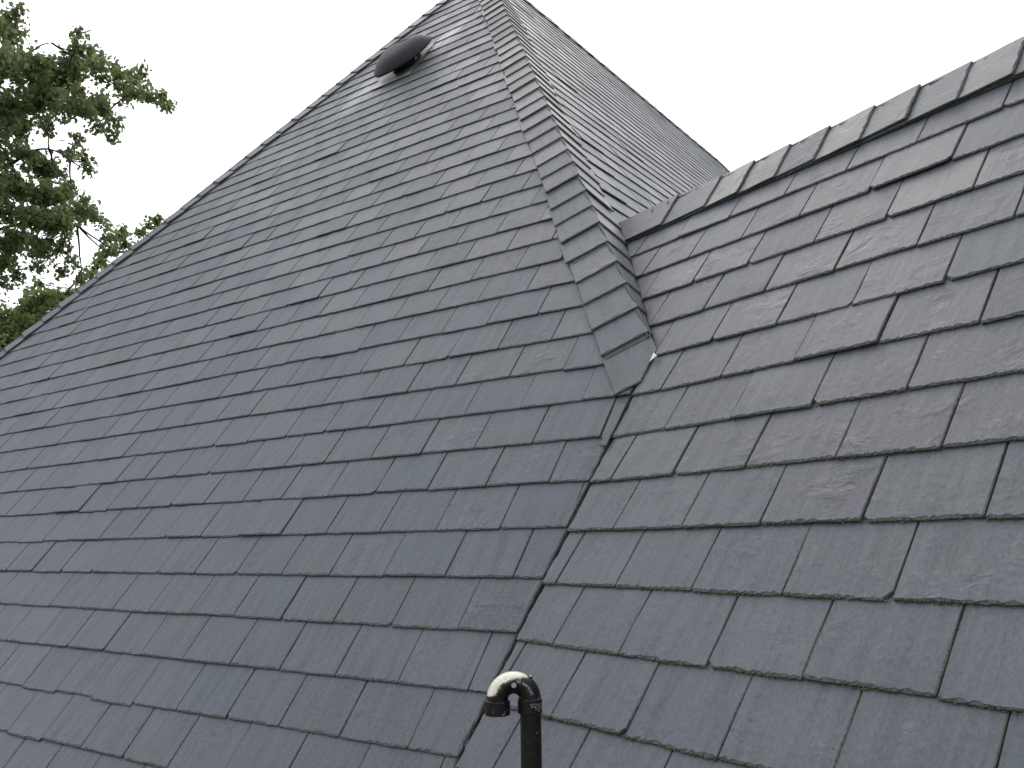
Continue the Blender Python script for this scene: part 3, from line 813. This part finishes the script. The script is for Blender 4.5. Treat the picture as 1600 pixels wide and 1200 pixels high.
def tree(name, label, base, trunk_top, r0, limbs, blobs, leaf, mat, dens, lobe=True):
    root = empty(name, (base[0], base[1], base[2] + Z0)); tag(root, label, 'tree')
    tb_ = MB(); nodes = []
    def curve(A, B, ra, rb, sag, n=9):
        pts = []
        for i in range(n + 1):
            t_ = i / n; p = A * (1 - t_) + B * t_ + V(0, 0, sag * math.sin(math.pi * t_)) + nrng.normal(0, .02 * np.linalg.norm(B - A) / n * 2, 3) * (0 < i < n)
            pts.append(p)
        rr = [ra + (rb - ra) * (i / n) ** .8 for i in range(n + 1)]
        tube(tb_, [p + V(0, 0, Z0) for p in pts], rr, 8 if ra > .05 else 5)
        return pts
    tp = curve(base, trunk_top, r0, r0 * .35, 0, 12)
    for (ti, ends, ra) in limbs:
        A = tp[ti]; 
        for B in ends:
            pts = curve(A, B, ra, ra * .3, .25, 10); nodes += pts[3:]; A = B; ra *= .45
    nodes = np.array(nodes)
    P, D = [], []
    for (cpt, rad) in blobs:
        rad *= 1.1
        i = np.argmin(((nodes - cpt) ** 2).sum(1)); st = nodes[i]
        mid = curve(st, cpt, max(.010, .008 + .012 * np.linalg.norm(st - cpt)), .008, -.05, 6)
        ns = max(4, int(dens * rad ** 2 * 40))
        for _ in range(ns):
            dr = nrng.normal(0, 1, 3); dr /= np.linalg.norm(dr); dr[2] *= .75
            e = cpt + dr * rad * nrng.uniform(.35, 1.05); o_ = mid[nrng.integers(3, 7)]
            if nrng.random() < .6: tube(tb_, [o_ + V(0, 0, Z0), (o_ + e) / 2 + nrng.normal(0, .03, 3) + V(0, 0, Z0), e + V(0, 0, Z0)], [.005, .004, .002], 4)
            k = nrng.integers(12, 24)
            tt = nrng.uniform(.35, 1.05, k)[:, None]; q = o_ * (1 - tt) + e * tt + nrng.normal(0, .055 + .02 * rad, (k, 3))
            P.append(q)
    tb_.build('trunk', M_BARK, root)
    P = np.concatenate(P); n = len(P)
    # each leaf: a lobed blade folded along the midrib, hanging outwards
    ax = nrng.normal(0, 1, (n, 3)); ax[:, 2] -= .35; ax /= np.linalg.norm(ax, axis=1)[:, None]
    nr = nrng.normal(0, 1, (n, 3)); nr[:, 2] += 1.0; nr -= (nr * ax).sum(1)[:, None] * ax; nr /= np.linalg.norm(nr, axis=1)[:, None]
    sd_ = np.cross(ax, nr); L = leaf * nrng.uniform(.6, 1.25, n)[:, None]
    shape = [(0, 0, 0), (.28, .34, .07), (.52, .22, .03), (.72, .36, .08), (1.0, 0, -.06), (.72, -.36, .08), (.52, -.22, .03), (.28, -.34, .07)]
    vv = np.stack([P + ax * (a * L) + sd_ * (b_ * L) + nr * (c_ * L) for a, b_, c_ in shape], 1)
    vv[:, :, 2] += Z0
    tone = np.repeat(np.clip(nrng.normal(.58, .28, (n, 1)), 0, 1), 3, 1)
    m_ = MB(); k = len(shape)
    m_.v = vv.reshape(-1, 3).tolist(); m_.uv = [(0, 0)] * (n * k); m_.col = np.repeat(tone, k, 0).tolist()
    b0 = np.arange(n) * k
    m_.f = [tuple(x) for x in np.concatenate([np.stack([b0, b0 + 1, b0 + 2, b0 + 3, b0 + 4], 1), np.stack([b0, b0 + 4, b0 + 5, b0 + 6, b0 + 7], 1)])]
    m_.m = [0] * (2 * n); m_.sm = [False] * (2 * n)
    m_.build('crown', mat, root)
    return root
dd = lambda: nrng.uniform(15.0, 17.6)
B1 = [(20,45,26),(-10,95,50),(40,105,42),(85,125,36),(105,110,30),(130,75,20),(126,52,10),(145,98,28),(180,118,22),(205,142,24),(232,150,15),(252,152,9),(262,165,6),(222,106,6),(205,115,8),
      (60,158,46),(0,168,50),(110,165,38),(155,165,26),(183,190,13),(178,215,7),(150,195,14),(28,200,30),(75,195,16),(125,213,9),(62,95,14),(30,8,8),(8,20,16),
      (0,250,22),(38,240,22),(68,262,30),(112,238,12),(138,248,12),(143,263,6),(28,288,36),(72,302,30),(103,300,24),(90,270,14),(8,330,28),(48,340,34),(90,345,36),(128,325,24),(150,340,18),
      (168,368,19),(190,360,14),(200,380,12),(183,392,10),(18,378,34),(58,385,26),(98,392,20),(112,412,11),(12,415,20),(100,425,7),(30,430,10),(-30,300,60),(-40,200,60),(-50,400,50),(5,445,14),(130,440,8),(170,395,9),(60,420,10),(-40,30,50)]
blobs1 = []
for (x, y, r) in B1:
    t_ = dd(); blobs1.append((ray(x, y, t_), r * t_ / F_PX * 1.0))
    if r > 20: t_ = dd(); blobs1.append((ray(x + nrng.uniform(-8, 8), y + nrng.uniform(-8, 8), t_), r * .9 * t_ / F_PX))
T1b = V(-12.6, 16.6, -5.0); T1t = V(-11.9, 16.4, 9.5)
for _ in range(70):
    d_ = nrng.normal(0, 1, 3); d_ /= np.linalg.norm(d_); rr_ = nrng.uniform(.55, 1)
    p = V(-13.2, 16.8, 5.2) + d_ * V(4.0, 4.2, 5.2) * rr_
    if p[0] / (p[1] * .983 + p[2] * .181) > -.60: continue
    blobs1.append((p, nrng.uniform(.5, .95)))
limbs1 = [(11, [ray(50, 80, 16.2), ray(110, 95, 16)], .035), (10, [ray(40, 165, 16.4), ray(165, 178, 16.2), ray(240, 158, 16)], .09), (9, [ray(20, 255, 16.0), ray(110, 250, 16.4)], .07),
          (8, [ray(30, 350, 16.3), ray(120, 350, 16.2), ray(190, 368, 16)], .08), (8, [V(-12.5, 20, 5), V(-13, 21, 7)], .12), (7, [V(-16, 16, 3), V(-17.5, 16.5, 4.5)], .14), (9, [V(-12.8, 13.5, 5), V(-13.5, 12.6, 6.5)], .12), (12, [V(-13, 16.5, 11)], .1)]
tree('broadleaf_tree', 'tall green tree reaching its leafy branches in over the far hip', T1b, T1t, .38, limbs1, blobs1, .098, M_LF1, 2.7)
B2 = [(48,480,26),(75,462,22),(60,440,12),(95,470,24),(118,458,12),(20,505,40),(60,515,40),(0,540,40),(100,500,30),(128,448,9),(148,414,12),(160,405,9),(142,430,7),(234,350,7),(246,345,6),(222,362,5),(165,420,8),(40,455,10),(-40,520,50),(-60,600,60),(30,600,60)]
blobs2 = [(ray(x, y, (t_ := nrng.uniform(20, 22.5))), r * t_ / F_PX) for (x, y, r) in B2 for _ in range(1 if r < 20 else 2)]
T2b = V(-11.2, 22.3, -5.0)
for _ in range(45):
    d_ = nrng.normal(0, 1, 3); d_ /= np.linalg.norm(d_)
    p = V(-11.5, 22.5, 1.0) + d_ * V(3.2, 3.2, 3.0) * nrng.uniform(.5, 1); blobs2.append((p, nrng.uniform(.5, .9)))
limbs2 = [(8, [ray(40, 500, 21)], .09), (9, [ray(90, 480, 21.3), ray(150, 425, 21.5), ray(232, 356, 21.6)], .08), (7, [V(-12.5, 20.8, 2)], .08), (8, [V(-9.8, 23.5, 2.6)], .08), (10, [V(-12, 22, 4)], .07)]
tree('small_broadleaf_tree', 'lower darker tree with its top just clearing the far hip', T2b, V(-11.3, 22.2, 4.4), .22, limbs2, blobs2, .11, M_LF2, 2.6)

# ------------------------------------------------------------------ ground
gm, t, b = newmat('lawn')
tcn = N(t, 'ShaderNodeTexCoord').outputs['Object']
t.links.new(mixc(t, ramp(t, noise(t, tcn, 1.2, 6, .65), .35, .65), (.05, .085, .025), (.09, .11, .04)), b.inputs['Base Color']); b.inputs['Roughness'].default_value = .95
t.links.new(bump(t, noise(t, tcn, 30, 4, .7), .6, .03), b.inputs['Normal'])
g = MB(); R_ = 1500; g.add([(-R_, -R_, 0), (R_, -R_, 0), (R_, R_, 0), (-R_, R_, 0)], [(0, 1, 2, 3)])
tag(g.build('ground', gm), kind='structure')
